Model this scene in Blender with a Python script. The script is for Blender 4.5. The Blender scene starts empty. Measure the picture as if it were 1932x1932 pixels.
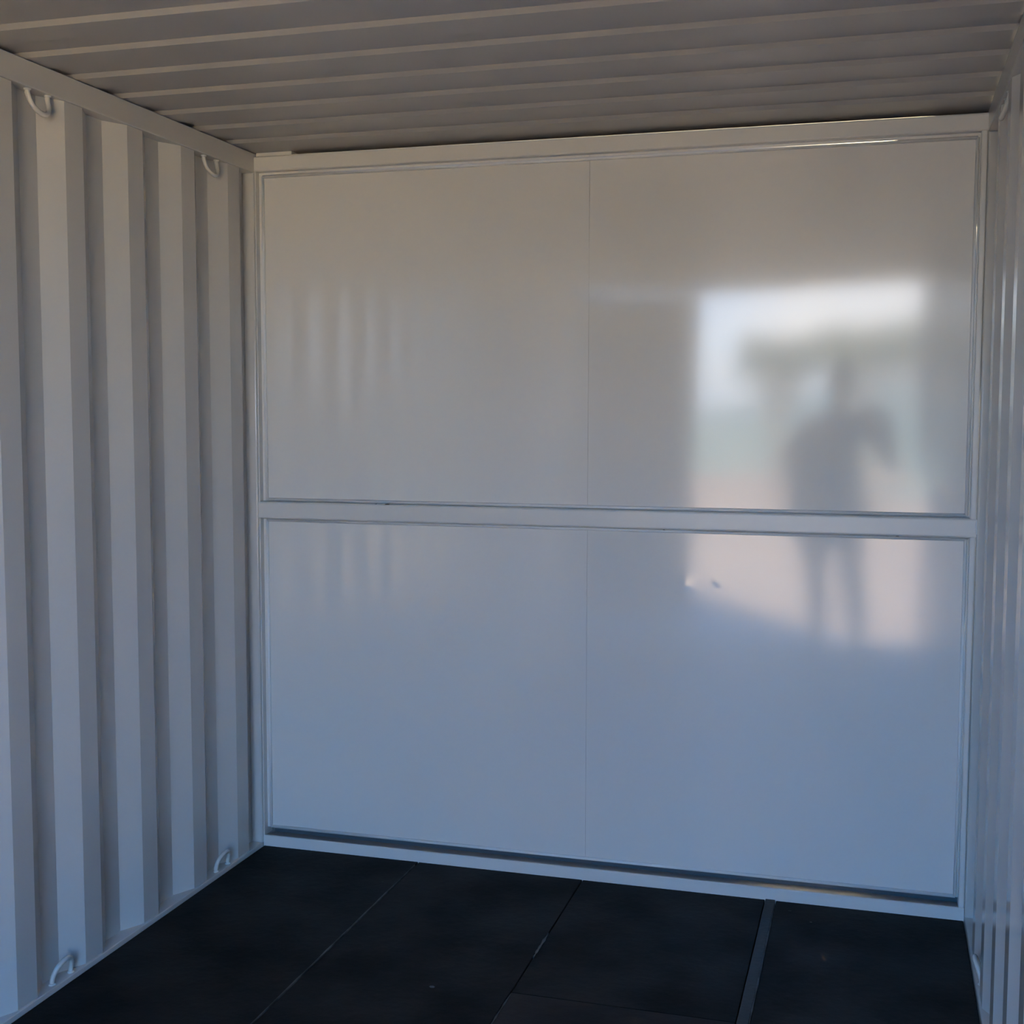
import bpy, bmesh, math, random
from mathutils import Vector, Matrix
random.seed(7)
SC = bpy.context.scene
COL = SC.collection

# ------------------------------------------------------------------ camera
W, H, L = 2.352, 2.417, 4.70          # inside width, height, length to the door plane (y = -L)
F_PX, YAW, PITCH, ROLL = 2381.86, -0.283035, -0.0792336, 0.0018667
CAM = Vector((2.07191, -3.96663, 1.54071))
fwd = Vector((math.sin(YAW)*math.cos(PITCH), math.cos(YAW)*math.cos(PITCH), math.sin(PITCH)))
rgt = Vector((math.cos(YAW), -math.sin(YAW), 0)); upv = rgt.cross(fwd)
r2 = rgt*math.cos(ROLL)+upv*math.sin(ROLL); u2 = -rgt*math.sin(ROLL)+upv*math.cos(ROLL)
cam = bpy.data.cameras.new('camera'); cam.sensor_width = 36; cam.sensor_fit = 'HORIZONTAL'
cam.lens = 36*F_PX/1932; cam.clip_start = 0.05; cam.clip_end = 500
co = bpy.data.objects.new('scene_camera', cam); COL.objects.link(co)
co.matrix_world = Matrix(((r2.x, u2.x, -fwd.x, CAM.x), (r2.y, u2.y, -fwd.y, CAM.y), (r2.z, u2.z, -fwd.z, CAM.z), (0, 0, 0, 1)))
SC.camera = co

# ------------------------------------------------------------------ sky, sun, exposure
SKY, SUN = 14.5, 180.0
wd = bpy.data.worlds.new('sky'); SC.world = wd; wd.use_nodes = True
N = wd.node_tree.nodes; K = wd.node_tree.links; N.clear()
out = N.new('ShaderNodeOutputWorld'); bg = N.new('ShaderNodeBackground'); bg.inputs['Strength'].default_value = SKY
tc = N.new('ShaderNodeTexCoord'); sep = N.new('ShaderNodeSeparateXYZ')
ramp = N.new('ShaderNodeValToRGB'); cr = ramp.color_ramp
cr.elements[0].position = 0.0; cr.elements[0].color = (.80, .88, 1.0, 1)
cr.elements[1].position = 1.0; cr.elements[1].color = (.05, .17, .60, 1)
for ps, c in ((.06, (.58, .80, 1.05)), (.14, (.13, .54, 1.20)), (.45, (.05, .35, 1.08))):
    e = cr.elements.new(ps); e.color = (*c, 1)
mp = N.new('ShaderNodeMapping'); mp.inputs['Scale'].default_value = (1.0, 1.0, 3.2)
mp.inputs['Location'].default_value = (2.72, .0, .2)
nz = N.new('ShaderNodeTexNoise'); nz.inputs['Scale'].default_value = 2.3; nz.inputs['Detail'].default_value = 7
nz.inputs['Roughness'].default_value = .55
cm = N.new('ShaderNodeMapRange'); cm.inputs[1].default_value = .56; cm.inputs[2].default_value = .74
mix = N.new('ShaderNodeMix'); mix.data_type = 'RGBA'; mix.inputs[7].default_value = (1.25, 1.18, 1.10, 1)
K.new(tc.outputs['Generated'], sep.inputs[0]); K.new(sep.outputs['Z'], ramp.inputs[0])
K.new(tc.outputs['Generated'], mp.inputs[0]); K.new(mp.outputs[0], nz.inputs['Vector'])
K.new(nz.outputs['Fac'], cm.inputs[0]); K.new(cm.outputs[0], mix.inputs[0])
K.new(ramp.outputs[0], mix.inputs[6]); K.new(mix.outputs[2], bg.inputs['Color']); K.new(bg.outputs[0], out.inputs[0])
sd = bpy.data.lights.new('sun', 'SUN'); sd.energy = SUN; sd.angle = math.radians(.53); sd.color = (1, .85, .55)
so = bpy.data.objects.new('sun', sd); COL.objects.link(so)
sun_from = Vector((.45, .68, .52)).normalized()       # direction towards the sun
so.rotation_euler = sun_from.to_track_quat('Z', 'Y').to_euler(); so.location = (14, 20, 16)
vs = SC.view_settings
SC.display_settings.display_device = 'sRGB'
vs.view_transform = 'Standard'; vs.look = 'None'; vs.gamma = 1; vs.use_curve_mapping = False
vs.exposure = 0.18
SC.cycles.max_bounces = 7; SC.cycles.diffuse_bounces = 5; SC.cycles.glossy_bounces = 3
SC.cycles.sample_clamp_indirect = 12; SC.cycles.caustics_reflective = True

# ------------------------------------------------------------------ helpers
def material(name, col, rough=.5, spec=.5, metal=0, var=0, vscale=3, vcol=None, bump=0, bscale=60, rvar=0, coat=0, coat_rough=.05, lo=.35, hi=.7):
    m = bpy.data.materials.new(name); m.use_nodes = True
    nt = m.node_tree; b = nt.nodes['Principled BSDF']
    b.inputs['Base Color'].default_value = (*col, 1); b.inputs['Roughness'].default_value = rough
    b.inputs['Specular IOR Level'].default_value = spec; b.inputs['Metallic'].default_value = metal
    b.inputs['Coat Weight'].default_value = coat; b.inputs['Coat Roughness'].default_value = coat_rough
    t = nt.nodes.new('ShaderNodeTexCoord')
    if var:
        n = nt.nodes.new('ShaderNodeTexNoise'); n.inputs['Scale'].default_value = vscale; n.inputs['Detail'].default_value = 6
        nt.links.new(t.outputs['Object'], n.inputs['Vector'])
        mr = nt.nodes.new('ShaderNodeMapRange'); mr.inputs[1].default_value = lo; mr.inputs[2].default_value = hi
        mr.inputs[4].default_value = var; nt.links.new(n.outputs['Fac'], mr.inputs[0])
        mx = nt.nodes.new('ShaderNodeMix'); mx.data_type = 'RGBA'
        mx.inputs[6].default_value = (*col, 1); mx.inputs[7].default_value = (*(vcol or tuple(c*.7 for c in col)), 1)
        nt.links.new(mr.outputs[0], mx.inputs[0]); nt.links.new(mx.outputs[2], b.inputs['Base Color'])
        if rvar:
            m2 = nt.nodes.new('ShaderNodeMapRange'); m2.inputs[1].default_value = .3; m2.inputs[2].default_value = .7
            m2.inputs[3].default_value = rough; m2.inputs[4].default_value = rough+rvar
            nt.links.new(n.outputs['Fac'], m2.inputs[0]); nt.links.new(m2.outputs[0], b.inputs['Roughness'])
    if bump:
        n = nt.nodes.new('ShaderNodeTexNoise'); n.inputs['Scale'].default_value = bscale; n.inputs['Detail'].default_value = 3
        nt.links.new(t.outputs['Object'], n.inputs['Vector'])
        bp = nt.nodes.new('ShaderNodeBump'); bp.inputs['Strength'].default_value = 1; bp.inputs['Distance'].default_value = bump
        nt.links.new(n.outputs['Fac'], bp.inputs['Height']); nt.links.new(bp.outputs[0], b.inputs['Normal'])
    return m
PAINT = (.505, .485, .450); SHEET = (.615, .592, .555); FRAME = (.575, .555, .52)
M = dict(
    panel=material('gloss_white_paint', SHEET, rough=.093, bump=.00003, bscale=7, var=.06, vscale=1.5),
    gap_shade=material('gap_shade_grey', (.15, .15, .15), rough=.7, spec=.1, var=.2, vscale=4),  # shade painted in: dark grey keeps the gap above the sill dark
    sill=material('sill_paint', FRAME, rough=.75, spec=.04, var=.08, vscale=3),
    frame=material('frame_paint', FRAME, rough=.33, bump=.0001, bscale=14, var=.06, vscale=2),
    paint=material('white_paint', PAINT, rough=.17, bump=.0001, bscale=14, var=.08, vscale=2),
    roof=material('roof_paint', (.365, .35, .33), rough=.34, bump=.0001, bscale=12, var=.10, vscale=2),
    bead=material('white_sealant', (.64, .63, .61), rough=.4),
    rust=material('dark_chip', (.03, .025, .02), rough=.7),
    floor=material('black_floor_paint', (.0140, .0110, .0098), rough=.48, spec=.09, var=1, vscale=3.1, lo=.40, hi=.62, vcol=(.0055, .0045, .0042), bump=.0012, bscale=35, rvar=.15),
    floor2=material('brown_floor_paint', (.021, .0135, .0125), rough=.5, spec=.15, var=.9, vscale=4, vcol=(.012, .008, .0075), bump=.0012, bscale=30, rvar=.15),
    strip=material('dull_steel_strip', (.012, .013, .014), rough=.45, spec=.25, var=.9, vscale=9, vcol=(.012, .012, .013), bump=.001, bscale=60),
    worn=material('worn_edge', (.085, .085, .085), rough=.6, var=1, vscale=14, vcol=(.012, .012, .013), lo=.42, hi=.6),
    rubber=material('door_gasket', (.02, .02, .02), rough=.6),
    outer=material('outer_paint', (.16, .22, .30), rough=.45, var=.2, vscale=2),
    steel=material('galvanised_steel', (.45, .46, .47), rough=.35, metal=1),
    sand=material('pale_sand', (.60, .455, .265), rough=.95, spec=.1, var=.5, vscale=.4, vcol=(.50, .38, .22), bump=.02, bscale=6),
    gravel=material('grey_gravel', (.27, .215, .175), rough=.95, spec=.1, var=.6, vscale=.7, vcol=(.17, .145, .125), bump=.02, bscale=9),
    grass=material('dry_grass', (.15, .20, .19), rough=.95, spec=.1, var=.7, vscale=.15, vcol=(.10, .15, .14)),
    hill=material('wooded_hill', (.09, .14, .17), rough=1, spec=.0, var=.6, vscale=.05),
    bark=material('bark', (.08, .06, .045), rough=.9, var=.6, vscale=8),
    leaf=material('leaves', (.06, .10, .05), rough=.7, var=.7, vscale=2, vcol=(.03, .06, .03)),
    skin=material('skin', (.45, .27, .19), rough=.5),
    hair=material('dark_hair', (.02, .015, .012), rough=.6, bump=.003, bscale=120),
    jacket=material('dark_jacket', (.03, .04, .06), rough=.85, var=.4, vscale=12, bump=.002, bscale=40),
    trousers=material('grey_trousers', (.06, .07, .09), rough=.9, var=.4, vscale=12, bump=.002, bscale=40),
    shoe=material('brown_shoe', (.05, .03, .02), rough=.5),
    blackplastic=material('black_plastic', (.012, .012, .012), rough=.45),
    lens=material('lens_glass', (.01, .01, .015), rough=.03, spec=.8),
    eye=material('eye_white', (.7, .7, .68), rough=.2),
    iris=material('iris', (.05, .03, .02), rough=.2),
)
def link(name, me, mat, parent=None, smooth=False):
    o = bpy.data.objects.new(name, me); COL.objects.link(o)
    if mat: me.materials.append(M[mat])
    if parent: o.parent = parent
    if smooth:
        for p in me.polygons: p.use_smooth = True
    return o
def from_bm(name, bm, mat, parent=None, smooth=False):
    bmesh.ops.recalc_face_normals(bm, faces=bm.faces)
    me = bpy.data.meshes.new(name); bm.to_mesh(me); bm.free()
    return link(name, me, mat, parent, smooth)
def box(name, lo, hi, mat, parent=None, bev=0, seg=3):
    bm = bmesh.new(); bmesh.ops.create_cube(bm, size=1)
    for v in bm.verts:
        v.co = Vector([(lo[i]+hi[i])/2+v.co[i]*(hi[i]-lo[i]) for i in range(3)])
    if bev:
        bmesh.ops.bevel(bm, geom=list(bm.edges), offset=bev, segments=seg, profile=.5, affect='EDGES')
    o = from_bm(name, bm, mat, parent)
    if bev:
        for p in o.data.polygons: p.use_smooth = seg > 1 and max(abs(c) for c in p.normal) < .9995
    return o
def prism(name, poly, axis, a, b, mat, parent=None, smooth=False):
    """closed polygon of 2-D points pushed along an axis from a to b"""
    def P(q, t):
        return {'x': (t, q[0], q[1]), 'y': (q[0], t, q[1]), 'z': (q[0], q[1], t)}[axis]
    bm = bmesh.new()
    A = [bm.verts.new(P(q, a)) for q in poly]; B = [bm.verts.new(P(q, b)) for q in poly]
    n = len(poly)
    for i in range(n): bm.faces.new((A[i], A[(i+1) % n], B[(i+1) % n], B[i]))
    bm.faces.new(A[::-1]); bm.faces.new(B)
    return from_bm(name, bm, mat, parent, smooth)
def sheet(name, line, thick, axis, a, b, mat, parent=None, flip=1):
    """corrugated sheet: open profile line of 2-D points given real thickness, pushed along axis"""
    offs = []
    for i, q in enumerate(line):
        q0 = line[max(i-1, 0)]; q1 = line[min(i+1, len(line)-1)]
        d = Vector((q1[0]-q0[0], q1[1]-q0[1])).normalized(); n = Vector((-d.y, d.x))*thick*flip
        offs.append((q[0]+n.x, q[1]+n.y))
    def P(q, t):
        return {'x': (t, q[0], q[1]), 'y': (q[0], t, q[1]), 'z': (q[0], q[1], t)}[axis]
    bm = bmesh.new(); m = len(line)
    R = [[bm.verts.new(P(q, t)) for q in s] for s in (line, offs) for t in (a, b)]   # inner a, inner b, outer a, outer b
    for i in range(m-1):
        bm.faces.new((R[0][i], R[0][i+1], R[1][i+1], R[1][i])); bm.faces.new((R[2][i], R[3][i], R[3][i+1], R[2][i+1]))
        bm.faces.new((R[0][i], R[2][i], R[2][i+1], R[0][i+1])); bm.faces.new((R[1][i], R[1][i+1], R[3][i+1], R[3][i]))
    for i in (0, m-1): bm.faces.new((R[0][i], R[1][i], R[3][i], R[2][i]))
    return from_bm(name, bm, mat, parent)
def rod(bm, pts, r, seg=10, cap=True):
    """tube with per-point radius along a path"""
    pts = [Vector(p) for p in pts]; rr = r if isinstance(r, (list, tuple)) else [r]*len(pts)
    rings = []; ref = None
    for i, p in enumerate(pts):
        d = (pts[min(i+1, len(pts)-1)]-pts[max(i-1, 0)]).normalized()
        if ref is None:
            ref = d.orthogonal().normalized()
        ref = (ref-d*ref.dot(d)).normalized(); s = d.cross(ref)
        rings.append([bm.verts.new(p+(ref*math.cos(2*math.pi*k/seg)+s*math.sin(2*math.pi*k/seg))*rr[i]) for k in range(seg)])
    for a, b in zip(rings, rings[1:]):
        for k in range(seg): bm.faces.new((a[k], a[(k+1) % seg], b[(k+1) % seg], b[k]))
    if cap: bm.faces.new(rings[0][::-1]); bm.faces.new(rings[-1])
def empty(name, loc=(0, 0, 0)):
    o = bpy.data.objects.new(name, None); COL.objects.link(o); o.location = loc; o.empty_display_size = .1
    return o
def tag(o, label, cat, kind=None, group=None):
    o['label'] = label; o['category'] = cat
    if kind: o['kind'] = kind
    if group: o['group'] = group
    return o

# ------------------------------------------------------------------ floor
floor = tag(box('floor', (-.005, -L, -.150), (W+.005, .06, -.028), 'floor'), 'black painted plywood floor of the container', 'floor', 'structure')
def board(x0, x1, y0, y1, mat, dz=0):
    return box('floor_board', (x0+.0015, y0+.0015, -.028), (x1-.0015, y1-.0015, dz), mat, floor, .0015, 1)
for (x0, x1, cuts) in ((0, .586, (-L, -3.1, -1.55, .06)), (.586, 1.163, (-L, -3.6, -2.05, .06)), (1.163, 1.757, (-L, -2.35, -.845, .06)), (1.790, W, (-L, -3.1, -1.75, .06))):
    for y0, y1 in zip(cuts, cuts[1:]):
        board(x0, x1, y0, y1, 'floor2' if (x0 > 1 and x0 < 1.3 and y1 < 0 and y1 > -1) else 'floor', random.uniform(-.0015, .0005))
box('floor_strip', (1.7585, -L, -.028), (1.7885, .06, .0015), 'strip', floor, .0012, 1)
def edge_wear(x, y0, y1, w, seed):               # ragged sliver of rubbed paint along a joint
    rnd = random.Random(seed); bm = bmesh.new(); n = 22; prev = None
    for i in range(n+1):
        y = y0+(y1-y0)*i/n; ww = w*rnd.uniform(.25, 1)*math.sin(math.pi*min(max(i/n, .04), .96))**.5
        a = bm.verts.new((x-ww/2, y, .0012)); b = bm.verts.new((x+ww/2, y, .0012))
        c = bm.verts.new((x+ww/2, y, -.004)); d = bm.verts.new((x-ww/2, y, -.004))
        if prev:
            for k in range(4): bm.faces.new((prev[k], prev[(k+1) % 4], (a, b, c, d)[(k+1) % 4], (a, b, c, d)[k]))
        else: bm.faces.new((d, c, b, a))
        prev = (a, b, c, d)
    bm.faces.new(prev)
    return from_bm('worn_joint_edge', bm, 'worn', floor)
edge_wear(.584, -1.35, -.03, .007, 1); edge_wear(1.164, -.62, -.45, .010, 2); edge_wear(1.790, -1.1, -.04, .006, 3)
edge_wear(1.166, -1.05, -.86, .006, 4)

for fx, fy, fr in ((0.952, -0.877, 0.006), (1.839, -0.075, 0.004), (0.538, -0.207, 0.003), (1.906, -0.145, 0.003)):        # flecks of white paint
    bm = bmesh.new(); bmesh.ops.create_icosphere(bm, subdivisions=1, radius=fr)
    for v in bm.verts: v.co = Vector((fx+v.co.x*1.5, fy+v.co.y*1.1, .0005+v.co.z*.25))
    from_bm('paint_fleck', bm, 'worn', floor)

# ------------------------------------------------------------------ side walls
PITCH_W, DEEP = .289, .036
INNER, SL1, OUTR, SL2 = .077, .068, .074, .070
def wall_profile(end):
    """(y, depth) from the end wall towards the doors; end = y where the last inner flat stops"""
    pts = [(.055, DEEP), (end+SL1, DEEP)] if end+SL1 < .05 else [(.055, DEEP*.5)]
    y = end
    while y > -L-.4:
        pts += [(y, 0), (y-INNER, 0), (y-INNER-SL2, DEEP), (y-INNER-SL2-OUTR, DEEP)]
        y -= PITCH_W
    res = []
    for i, q in enumerate(pts):                   # stop at the door post
        if q[0] > -L+.02: res.append(q)
    res.append((-L+.02, res[-1][1]))
    return res
wl = sheet('wall_left', [(-.010-d, y) for y, d in wall_profile(-.095)], .003, 'z', .0, 2.40, 'paint', None, 1)
wr = sheet('wall_right', [(W+.010+d, y) for y, d in wall_profile(-.033-.215)], .003, 'z', .0, 2.40, 'paint', None, -1)
tag(wl, 'white corrugated steel wall on the left, vertical folds', 'wall', 'structure')
tag(wr, 'white corrugated steel wall at the right edge, seen edge on', 'wall', 'structure')
for o, s, x in ((wl, -1, 0), (wr, 1, W)):
    def xr(a, b): return (min(x+s*a, x+s*b), max(x+s*a, x+s*b))
    a, b = xr(0, .075)
    box('top_rail', (a, -L, 2.352), (b, -.001, H+.001), 'paint', o, .003, 2)
    box('bottom_rail', (a, -L, -.155), (b, -.001, .013), 'paint', o, .003, 2)
    a, b = xr(.072, .11)
    box('sun_leak_cap', (a, -L, 2.33), (b, .10, H+.05), 'outer', o, .003, 2)  # closure box added outside the rail to block sun leaking under the roof
    box('outer_base_cap', (a, -L, -.155), (b, .10, .05), 'outer', o, .003, 2)
    a, b = xr(.001, .105)
    box('corner_post', (a, -.006, .008), (b, .10, 2.353), 'paint', o, .006, 3)
    box('corner_block', (a, -.004, 2.35), (b, .10, H+.001), 'paint', o, .003, 2)
    # weld run between the corrugated sheet and the corner post
    bm = bmesh.new(); rod(bm, [(x+s*.046, -.008, .02), (x+s*.046, -.008, 2.35)], .005, 8); from_bm('weld_seam', bm, 'paint', o, True)

# ------------------------------------------------------------------ roof
RP, RD, RS, RLOW = .2106, .010, .014, .098
line = [(.092, H+.003)]
y = -.145+.0
while y > -L-.3:
    # from the end wall outwards: low flat, face turned to the doors (going up), high flat, back face
    line += [(y, H+.003), (y-RS, H+.003+RD), (y-RS-(RP-2*RS-RLOW), H+.003+RD), (y-2*RS-(RP-2*RS-RLOW), H+.003)]
    y -= RP
line = [q for q in line if q[0] > -L-.05]; line.append((-L-.05, line[-1][1]))
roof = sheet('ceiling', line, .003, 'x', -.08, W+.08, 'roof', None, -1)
tag(roof, 'grey white corrugated steel ceiling with cross folds', 'ceiling', 'structure')
# ------------------------------------------------------------------ end wall
back = tag(empty('wall_back', (W/2, 0, 0)), 'smooth glossy white end wall of four framed sheets', 'wall', 'structure')
def bchild(o):
    o.parent = back; o.matrix_parent_inverse = Matrix.Translation((-W/2, 0, 0)); return o
Z0, ZR0, ZR1, ZT = .042, 1.168, 1.228, 2.355       # sill, mid rail, header
REC = .026
bchild(box('end_sheet', (-.11, .09, -.155), (W+.11, .105, H+.05), 'gap_shade'))
bchild(box('header', (-.02, -.0012, ZT), (W+.02, .075, H-.010), 'frame', None, .006, 3))
bchild(box('header_filler', (.0, .012, H-.014), (.135, .07, H+.004), 'frame', None, .002, 2))
bchild(box('mid_rail', (-.02, -.0012, ZR0), (W+.02, .06, ZR1), 'frame', None, .007, 4))
bchild(prism('sill', [(.0, .0), (.0, .0345), (.0012, .0372), (.0040, .0385), (.092, .0215), (.092, -.03), (.0, -.03)], 'x', .0, W, 'sill'))
for x0, x1, n in ((-.001, .004, 1), (W-.018, W+.001, 2)):
    bchild(box('side_stile', (x0, .0006, .036), (x1, .06, ZT+.004), 'frame', None, .0022 if n == 1 else .005, 3))
def bulge(x, z, seed):
    rnd = random.Random(seed); s = 0
    for k in range(4):
        a, b, ph, am = rnd.uniform(1.5, 5), rnd.uniform(1.5, 5), rnd.uniform(0, 6.3), rnd.uniform(.0003, .0008)
        s += am*math.sin(a*x+b*z*rnd.choice((-1, 1))+ph)
    return s
DENTS = [(1.486, .992, .017, .0009), (1.589, 1.008, .014, .00035), (2.26, 1.30, .10, .0008)]
def panel(x0, x1, z0, z1, seed, nx=150, nz=150, tilt=0, yaw=0):
    bm = bmesh.new(); g = []
    for j in range(nz+1):
        row = []
        for i in range(nx+1):
            u, w = i/nx, j/nz; x = x0+(x1-x0)*u; z = z0+(z1-z0)*w
            edge = min(1, 8*u, 8*(1-u), 8*w, 8*(1-w)); edge = edge*edge*(3-2*edge)
            y = REC+bulge(x, z, seed)*edge+tilt*(z-(z0+z1)/2)+yaw*(x-(x0+x1)/2)
            for dx, dz, r, am in DENTS:
                q = ((x-dx)**2+(z-dz)**2)/r**2
                if q < 9: y -= am*math.exp(-q)
            row.append(bm.verts.new((x, y, z)))
        g.append(row)
    for j in range(nz):
        for i in range(nx): bm.faces.new((g[j][i], g[j][i+1], g[j+1][i+1], g[j+1][i]))
    # thickness: rim and back on their own vertices so the face keeps clean normals
    Fv = [bm.verts.new((x, REC+.0003, z)) for x, z in ((x0, z0), (x1, z0), (x1, z1), (x0, z1))]
    B = [bm.verts.new((x, REC+.012, z)) for x, z in ((x0, z0), (x1, z0), (x1, z1), (x0, z1))]
    bm.faces.new((B[3], B[2], B[1], B[0]))
    for k in range(4): bm.faces.new((Fv[k], Fv[(k+1) % 4], B[(k+1) % 4], B[k]))
    o = from_bm('wall_sheet', bm, 'panel', None, True)
    for p in o.data.polygons[-5:]: p.use_smooth = False
    return bchild(o)
XM = W/2-.010
TILT_U, TILT_L = 0.0, 0.0
for (x0, x1) in ((-.01, XM-.0003), (XM+.0003, W+.01)):
    panel(x0, x1, ZR1-.03, ZT+.02, 11, tilt=TILT_U)
    panel(x0, x1, .0610, ZR0+.03, 23, tilt=TILT_L)
def bead_frame(x0, x1, z0, z1):
    r = .0055
    for p, q in (((x0, z0), (x1, z0)), ((x1, z0), (x1, z1)), ((x1, z1), (x0, z1)), ((x0, z1), (x0, z0))):
        bm = bmesh.new(); rod(bm, [(p[0], REC, p[1]), (q[0], REC, q[1])], r, 8)
        bchild(from_bm('sealant_bead', bm, 'bead', None, True))
bead_frame(.0185, W-.026, ZR1+.006, ZT-.013)
bead_frame(.0185, W-.026, .0640, ZR0-.006)
# chips on the rail edges
def chip(x, z, r):
    bm = bmesh.new(); bmesh.ops.create_icosphere(bm, subdivisions=2, radius=r)
    for v in bm.verts: v.co = Vector((x+v.co.x*1.8, .004+v.co.y*.5, z+v.co.z*.55))*1
    bchild(from_bm('rust_chip', bm, 'rust'))
chip(.478, ZR1-.001, .0055); chip(.437, ZR1, .0022); chip(2.13, ZR0+.001, .0035); chip(1.42, ZR0, .002)
bm = bmesh.new(); rod(bm, [(W+.002, -.002, ZR0+.012), (W+.0005, -.003, ZR0+.035), (W+.002, -.002, ZR1-.004)], [.002, .0035, .002], 8)
bchild(from_bm('weld_bead', bm, 'bead', None, False))

# ------------------------------------------------------------------ lashing rings
def ring_mesh(up, s):
    """U hoop of 11 mm rod: legs welded to the rail, bow standing off it; s = +1 left wall, -1 right wall"""
    bm = bmesh.new(); d = -1 if up else 1; pts = []
    for k in range(-2, 15):
        t = math.pi*min(max(k, 0), 12)/12
        ext = .016*(abs(min(k, 0))+max(k-12, 0))/2
        pts.append((s*(.004+.016*math.sin(t)), .040*math.cos(t), d*(.046*math.sin(t)**.8-ext+.010)))
    rod(bm, pts, .0068, 12)
    return bm
def lashing_ring(x, y, z, up, s, label):
    o = from_bm('lashing_ring', ring_mesh(up, s), 'paint', None, True); o.location = (x, y, z)
    tag(o, label, 'lashing ring', None, 'lashing rings welded along the wall rails')
    for sy in (-1, 1):
        bm = bmesh.new(); bmesh.ops.create_icosphere(bm, subdivisions=2, radius=.011)
        for v in bm.verts: v.co = Vector((v.co.x*.9+s*.004, v.co.y+sy*.040, v.co.z*.55))
        from_bm('weld_lump', bm, 'paint', o, True)
    return o
lashing_ring(-.020, -.270, 2.352, True, 1, 'upper left lashing ring beside the end wall, under the top rail')
lashing_ring(-.020, -.270-3*PITCH_W, 2.352, True, 1, 'upper left lashing ring nearer the camera, under the top rail')
lashing_ring(-.020, -.270, .013, False, 1, 'lower left lashing ring beside the end wall, at the floor')
lashing_ring(-.020, -.270-3*PITCH_W, .013, False, 1, 'lower left lashing ring nearer the camera, at the floor')
lashing_ring(W+.020, -.433, 2.352, True, -1, 'upper lashing ring on the right corrugated wall')
lashing_ring(W+.020, -.433, .013, False, -1, 'lower lashing ring on the right corrugated wall near the floor')

# ------------------------------------------------------------------ door end (seen only as a reflection)
front = tag(empty('wall_front', (W/2, -L, 0)), 'door frame of the container, reflected as the bright opening', 'door frame', 'structure')
def fchild(o):
    o.parent = front; o.matrix_parent_inverse = Matrix.Translation((-W/2, L, 0)); return o
fchild(box('door_header', (-.09, -L-.10, 2.385), (W+.09, -L, H+.03), 'paint', None, .004, 2))
fchild(box('door_sill', (-.09, -L-.10, -.155), (W+.09, -L, -.002), 'paint', None, .004, 2))
for x0, x1 in ((-.10, .0), (W, W+.10)):
    fchild(box('door_post', (x0, -L-.10, -.155), (x1, -L+.021, 2.40), 'paint', None, .004, 2))
def door_leaf(name, hinge_x, s, ang, wv, label):
    d = tag(empty(name, (hinge_x, -L-.10, 0)), label, 'door', 'structure')
    z0, z1 = .02, 2.37
    prof = []; x = .05
    while x < wv-.09:
        prof += [(x, 0), (x+.07, 0), (x+.09, -.03), (x+.16, -.03), (x+.18, 0)]; x += .235
    prof.append((wv-.05, 0))
    sheet('door_sheet', [(s*a, b-.02) for a, b in prof], .003, 'z', z0+.05, z1-.05, 'paint', d, s)
    box('door_frame_rail', (min(0, s*wv), -.055, z1-.07), (max(0, s*wv), .0, z1), 'paint', d, .004, 2)
    box('door_frame_rail', (min(0, s*wv), -.055, z0), (max(0, s*wv), .0, z0+.07), 'paint', d, .004, 2)
    for a, b in ((0, .055), (wv-.055, wv)):
        box('door_frame_stile', (min(s*a, s*b), -.055, z0), (max(s*a, s*b), .0, z1), 'paint', d, .004, 2)
    box('door_gasket', (min(s*wv, s*(wv+.02)), -.03, z0), (max(s*wv, s*(wv+.02)), -.005, z1), 'rubber', d, .003, 1)
    for xx in (wv*.3, wv*.77):
        bm = bmesh.new(); rod(bm, [(s*xx, -.085, z0-.01), (s*xx, -.085, z1+.01)], .017, 10); from_bm('locking_bar', bm, 'steel', d, True)
    for zz in (.3, .95, 1.6, 2.2):
        bm = bmesh.new(); rod(bm, [(s*.0, -.045, zz-.06), (s*.0, -.045, zz+.06)], .016, 10); from_bm('hinge', bm, 'steel', d, True)
    d.rotation_euler = (0, 0, -s*math.radians(ang)); return d
door_leaf('door_1', .0, 1, 0, .80, 'shut white container door left of the reflected opening')
door_leaf('door_2', W+.09, -1, 255, 1.49, 'wide container door folded back outside along the right wall')

# ------------------------------------------------------------------ outside (seen only as a reflection)
ZG = -.17
def ground_mesh(n=40, size=160):
    bm = bmesh.new(); g = []
    for j in range(n+1):
        row = []
        for i in range(n+1):
            x = (i/n-.5)*2*size; y = (j/n-.5)*2*size
            r = math.hypot(x, y); z = ZG-.004+(.25*math.sin(x*.09+1)*math.sin(y*.07) if r > 45 else 0)
            row.append(bm.verts.new((x, y, z)))
        g.append(row)
    for j in range(n):
        for i in range(n): bm.faces.new((g[j][i], g[j][i+1], g[j+1][i+1], g[j+1][i]))
    return bm
tag(from_bm('ground', ground_mesh(), 'grass', None, True), 'dull green open ground outside beyond the sand', 'ground', 'structure')
bm = bmesh.new(); vs_ = []
for k in range(48):
    a = 2*math.pi*k/48; r = 24+2.0*math.sin(3*a+1)+1.2*math.sin(7*a)
    vs_.append(bm.verts.new((1+r*math.cos(a), -4+r*math.sin(a), ZG)))
bm.faces.new(vs_)
ex = bmesh.ops.extrude_face_region(bm, geom=list(bm.faces))
for v in ex['geom']:
    if isinstance(v, bmesh.types.BMVert): v.co.z -= .05
tag(from_bm('sand_yard', bm, 'sand'), 'pale pinkish sand yard in sunlight outside the doors', 'sand', 'structure')

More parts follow.
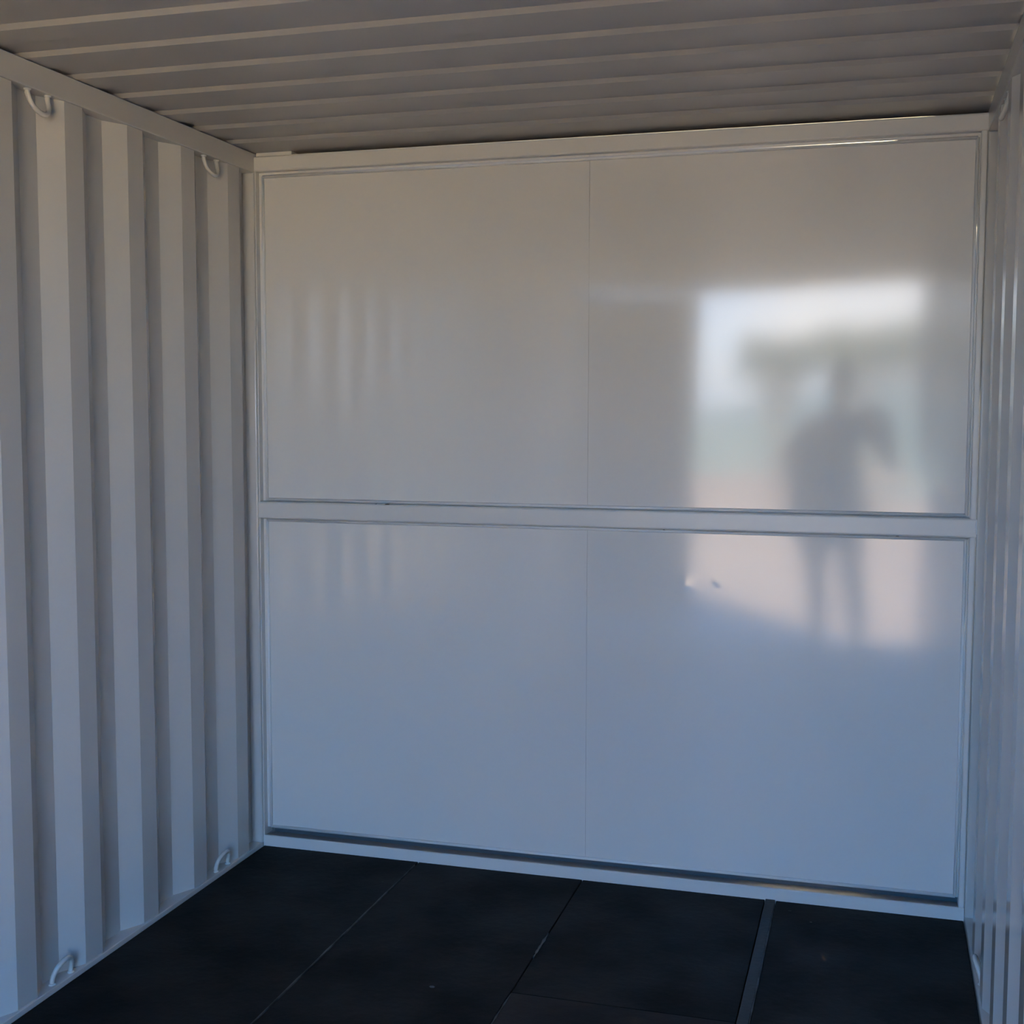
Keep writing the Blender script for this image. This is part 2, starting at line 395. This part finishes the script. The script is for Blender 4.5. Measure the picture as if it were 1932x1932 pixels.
bm = bmesh.new(); lft, rgt_ = [], []  # drive added over the sand to cut warm ground bounce from straight ahead
for k in range(33):
    y = -L-.13-k*.80
    lft.append((-4.2+.35*math.sin(k*.7)-.02*k, y)); rgt_.append((2.55+.18*math.sin(k*.9+.6)+.02*k, y))
bm.faces.new([bm.verts.new((x, y, ZG+.012)) for x, y in lft+rgt_[::-1]])
ex = bmesh.ops.extrude_face_region(bm, geom=list(bm.faces))
for v in ex['geom']:
    if isinstance(v, bmesh.types.BMVert): v.co.z -= .04
tag(from_bm('added_gravel_drive', bm, 'gravel'), 'grey pink gravel drive added ahead of the doors to dim the warm bounce', 'drive', 'structure')

def tree(x, y, h, r, label, seed, n=1100):
    rnd = random.Random(seed); t = tag(empty('tree', (x, y, ZG)), label, 'tree', None, 'trees reflected beyond the yard')
    bm = bmesh.new(); th = h*.66; bend = rnd.uniform(-.12, .12)
    rod(bm, [(0, 0, -.1), (bend*.3, 0, th*.5), (bend, bend, th), (bend*1.2, bend, h*.86)], [h*.035, h*.028, h*.02, h*.008], 9)
    tips = []
    for k in range(7):
        a = 2*math.pi*k/7+rnd.uniform(-.3, .3); z0 = th*rnd.uniform(.75, 1.05)
        tip = Vector((math.cos(a)*r*.7, math.sin(a)*r*.7, h*rnd.uniform(.78, .9))); tips.append(tip)
        rod(bm, [(bend*.9, bend*.9, z0), tip*.5+Vector((0, 0, z0*.5)), tip], [h*.014, h*.010, h*.004], 6)
    from_bm('trunk', bm, 'bark', t, True)
    lobes = [(p*1.05, r*rnd.uniform(.38, .55)) for p in tips]+[(Vector((0, 0, h*.88)), r*.6), (Vector((0, 0, h*.80)), r*.5)]
    vv, ff = [], []
    for i in range(n):
        c, lr = rnd.choice(lobes)
        d = Vector((rnd.gauss(0, 1), rnd.gauss(0, 1), rnd.gauss(0, 1))).normalized()*lr*rnd.random()**.33
        p = c+Vector((d.x, d.y, d.z*.5)); s = rnd.uniform(.05, .10)*h/3
        q = Vector((rnd.gauss(0, 1), rnd.gauss(0, 1), rnd.gauss(0, 1))).normalized(); w = q.orthogonal().normalized()
        b = len(vv); vv += [p-q*s, p+w*s*.5, p+q*s, p-w*s*.5]; ff.append((b, b+1, b+2, b+3))
    me = bpy.data.meshes.new('foliage'); me.from_pydata([tuple(v) for v in vv], [], ff)
    f = link('foliage', me, 'leaf', t); f['kind'] = 'stuff'
    return t
bm = bmesh.new(); n = 90; A, B, C_ = [], [], []
for i in range(n+1):
    a = math.radians(180+180*i/n-0); rr = 118
    hh = 2.6+.8*math.sin(i*.31)+.5*math.sin(i*.83+1)
    A.append(bm.verts.new((rr*math.cos(a), rr*math.sin(a), ZG-.5))); B.append(bm.verts.new(((rr+14)*math.cos(a), (rr+14)*math.sin(a), hh)))
    C_.append(bm.verts.new(((rr+30)*math.cos(a), (rr+30)*math.sin(a), ZG-.5)))
for i in range(n):
    bm.faces.new((A[i], A[i+1], B[i+1], B[i])); bm.faces.new((B[i], B[i+1], C_[i+1], C_[i]))
tag(from_bm('hills', bm, 'hill', None, True), 'low bluish hills on the reflected horizon', 'hills', 'structure')
tree(.71, -15.7, 3.0, .75, 'small dark tree reflected left of the silhouetted person', 3)
tree(1.95, -17.6, 3.1, .95, 'small dark tree reflected behind the silhouetted person', 4)
k = 0
for x, y, h, r, nm in ((-14, -52, 4.4, 2.3, 'far tree at the left end of the reflected tree line'), (-8.2, -55, 3.8, 2.2, 'low far tree left of centre in the reflected tree line'),
                       (-2.5, -53, 3.9, 2.2, 'far round tree in the middle of the reflected tree line'), (3.6, -56, 4.6, 2.3, 'taller far tree right of centre in the reflected tree line'),
                       (9.6, -54, 4.2, 2.3, 'far tree at the right end of the reflected tree line')):
    tree(x, y, h, r, nm, 20+k, 900); k += 1

# ------------------------------------------------------------------ person with camera (seen as the dark reflected figure)
def skinned(name, chains, mat, parent=None, sub=2):
    """chains: list of lists of (x,y,z,radius); a point given as an index joins an earlier vertex"""
    V, R, E = [], [], []; roots = []
    for ch in chains:
        prev = None
        for q in ch:
            if isinstance(q, int): i = q
            else:
                V.append(q[:3]); R.append(q[3]); i = len(V)-1
                if prev is None: roots.append(i)
            if prev is not None: E.append((prev, i))
            prev = i
    me = bpy.data.meshes.new(name); me.from_pydata(V, E, [])
    o = link(name, me, mat, parent)
    md = o.modifiers.new('skin', 'SKIN'); md.use_smooth_shade = True; md.branch_smoothing = .6
    sv = me.skin_vertices[0].data if me.skin_vertices else None
    if sv is None:
        bpy.context.view_layer.objects.active = o; sv = me.skin_vertices[0].data
    for i, r in enumerate(R):
        sv[i].radius = r if isinstance(r, tuple) else (r, r); sv[i].use_root = i in roots
    s = o.modifiers.new('subdivision', 'SUBSURF'); s.levels = sub; s.render_levels = sub
    return o
PX, PY = 1.84, -4.46
person = tag(empty('person', (PX, PY, 0)), 'dark silhouetted person in a jacket holding a camera, reflected in the end wall', 'person')
HX, HY, HZ = .225, .27, 1.50                          # where the camera is held, relative to the person
Rw, Lw = (HX+.085, HY-.10, HZ-.03), (HX-.095, HY-.10, HZ-.05)
Re, Le = (.32, .06, 1.17), (-.34, .06, 1.15)
arms_R = [(.185, -.01, 1.455, .062), (.30, .0, 1.31, .052), (*Re, .044), ((Re[0]+Rw[0])/2, (Re[1]+Rw[1])/2, (Re[2]+Rw[2])/2, .036), (*Rw, .026)]
arms_L = [(-.185, -.01, 1.455, .062), (-.26, .02, 1.30, .052), (*Le, .044), ((Le[0]+Lw[0])/2, (Le[1]+Lw[1])/2, (Le[2]+Lw[2])/2, .036), (*Lw, .026)]
body = [
    [(-.06, 0, .98, (.145, .11)), (-.045, .0, 1.12, (.135, .10)), (-.02, .0, 1.28, (.155, .11)), (0, -.005, 1.42, (.15, .10)), (0, .0, 1.51, (.056, .058)), (.005, .005, 1.575, (.050, .052)), (.01, .034, 1.617, (.056, .070)),
     (.01, .036, 1.665, (.070, .084)), (.01, .03, 1.73, (.080, .098)), (.01, .02, 1.80, (.070, .085)), (.01, .02, 1.835, (.040, .05))],
    [3]+arms_R, [3]+arms_L,
    [0, (.04, 0, .90, .088), (.06, .02, .70, .075), (.08, .03, .50, .058), (.115, .0, .30, .054), (.12, -.02, .10, .036), (.125, .02, .045, .038), (.135, .15, .03, .032)],
    [0, (-.15, 0, .90, .088), (-.15, .0, .70, .075), (-.145, .01, .50, .058), (-.12, -.03, .30, .054), (-.125, -.05, .10, .036), (-.13, -.01, .045, .038), (-.145, .12, .03, .032)],
]
b = skinned('body', body, 'skin', person)
def grow(ch, g): return [q if isinstance(q, int) else (*q[:3], tuple(r+g for r in q[3]) if isinstance(q[3], tuple) else q[3]+g) for q in ch]
skinned('jacket', [grow([(-.07, 0, .60, (.25, .17)), (-.07, 0, .80, (.26, .17)), (-.07, 0, .98, (.25, .165)), (-.055, 0, 1.12, (.235, .15)), (-.03, 0, 1.28, (.21, .14)), (0, -.005, 1.42, (.165, .11)), (0, -.005, 1.50, (.085, .078)), (0, .0, 1.545, (.060, .062))], .012),
                   grow([5]+arms_R[:4]+[(*[Re[i]+.86*(Rw[i]-Re[i]) for i in range(3)], .028)], .012), grow([5]+arms_L[:4]+[(*[Le[i]+.86*(Lw[i]-Le[i]) for i in range(3)], .028)], .012)], 'jacket', person)
skinned('trousers', [grow([(-.06, 0, .99, (.15, .115)), (-.06, 0, .93, (.15, .115))], .010)]+[grow([1]+[q for q in leg[1:6]], .014) for leg in body[3:5]], 'trousers', person)
for s, xx, yy in ((1, .125, .0), (-1, -.13, -.03)):
    skinned('shoe', [[(xx, yy-.075, .045, .04), (xx, yy, .05, .045), (xx+s*.006, yy+.09, .042, .045), (xx+s*.014, yy+.19, .032, .032)]], 'shoe', person)
bm = bmesh.new(); bmesh.ops.create_uvsphere(bm, u_segments=24, v_segments=16, radius=1)
for v in bm.verts:
    p = v.co.copy(); drop = p.y > .35 and p.z < .45
    v.co = Vector((.01+p.x*.090, .005+p.y*.108-(.035 if drop else 0), 1.765+p.z*(.098 if p.z > 0 else .075)))
from_bm('hair', bm, 'hair', person, True)
for s in (-1, 1):
    bm = bmesh.new(); bmesh.ops.create_uvsphere(bm, u_segments=12, v_segments=8, radius=1)
    for v in bm.verts: v.co = Vector((.01+s*.032+v.co.x*.013, .118+v.co.y*.010, 1.715+v.co.z*.009))
    ey = from_bm('eye', bm, 'eye', person, True)
    bm = bmesh.new(); bmesh.ops.create_uvsphere(bm, u_segments=10, v_segments=6, radius=1)
    for v in bm.verts: v.co = Vector((.01+s*.032+v.co.x*.006, .127+v.co.y*.004, 1.715+v.co.z*.006))
    from_bm('iris', bm, 'iris', ey, True)
    bm = bmesh.new(); bmesh.ops.create_uvsphere(bm, u_segments=12, v_segments=8, radius=1)
    for v in bm.verts: v.co = Vector((.01+s*(.080+v.co.x*.010), .02+v.co.y*.020, 1.705+v.co.z*.032))
    from_bm('ear', bm, 'skin', person, True)
skinned('nose', [[(.01, .112, 1.725, .008), (.01, .128, 1.698, .012), (.01, .132, 1.682, .014), (.01, .118, 1.674, .010)]], 'skin', person)
skinned('mouth', [[(-.014, .112, 1.650, .005), (.01, .119, 1.650, .007), (.034, .112, 1.650, .005)]], 'skin', person)
def hand(wrist, s):
    """palm and five bent fingers closing on the camera body; s = +1 the figure's right hand"""
    wx, wy, wz = wrist; c = Vector((wx, wy, wz))
    pc = c+Vector((0, .045, .012)); ch = []
    ch.append([(*c, .026), (*pc, (.036, .017)), (*(c+Vector((0, .078, .018))), (.036, .014))])
    for k, ln in enumerate((.070, .080, .074, .058)):
        b0 = c+Vector((s*.004, .066, .046-.021*k)); sx = -s
        pts = [b0, b0+Vector((s*.008, ln*.45, .004)), b0+Vector((sx*ln*.22, ln*.72, .004)), b0+Vector((sx*ln*.55, ln*.80, .002))]
        ch.append([(*p, r) for p, r in zip(pts, (.0100, .0092, .0085, .0070))])
    t0 = c+Vector((-s*.010, .025, .030))
    ch.append([(*t0, .012), (*(t0+Vector((-s*.022, .022, .016))), .0105), (*(t0+Vector((-s*.044, .034, .018))), .009)])
    return skinned('hand', ch, 'skin', person)
hand(Rw, 1); hand(Lw, -1)

cx, cy, cz = PX+HX, PY+HY, HZ
camp = tag(empty('handheld_camera', (cx, cy, cz-.045)), 'black camera held up by the reflected person', 'camera')
def cchild(o): o.parent = camp; o.matrix_parent_inverse = Matrix.Translation((-cx, -cy, -(cz-.045))); return o
cchild(box('camera_body', (cx-.068, cy-.03, cz-.045), (cx+.068, cy+.025, cz+.045), 'blackplastic', None, .010, 3))
cchild(box('viewfinder_hump', (cx-.026, cy-.03, cz+.042), (cx+.026, cy+.022, cz+.068), 'blackplastic', None, .008, 3))
bm = bmesh.new(); rod(bm, [(cx, cy+.02, cz-.004), (cx, cy+.06, cz-.004), (cx, cy+.061, cz-.004), (cx, cy+.10, cz-.004)], [.031, .031, .034, .034], 24); lb = cchild(from_bm('lens_barrel', bm, 'blackplastic', None, False))
bm = bmesh.new(); rod(bm, [(cx, cy+.095, cz-.004), (cx, cy+.102, cz-.004)], [.029, .026], 24); cchild(from_bm('lens_glass', bm, 'lens', None, False))
bm = bmesh.new(); rod(bm, [(cx+.045, cy, cz+.043), (cx+.045, cy, cz+.053)], .009, 14); cchild(from_bm('shutter_button', bm, 'steel'))
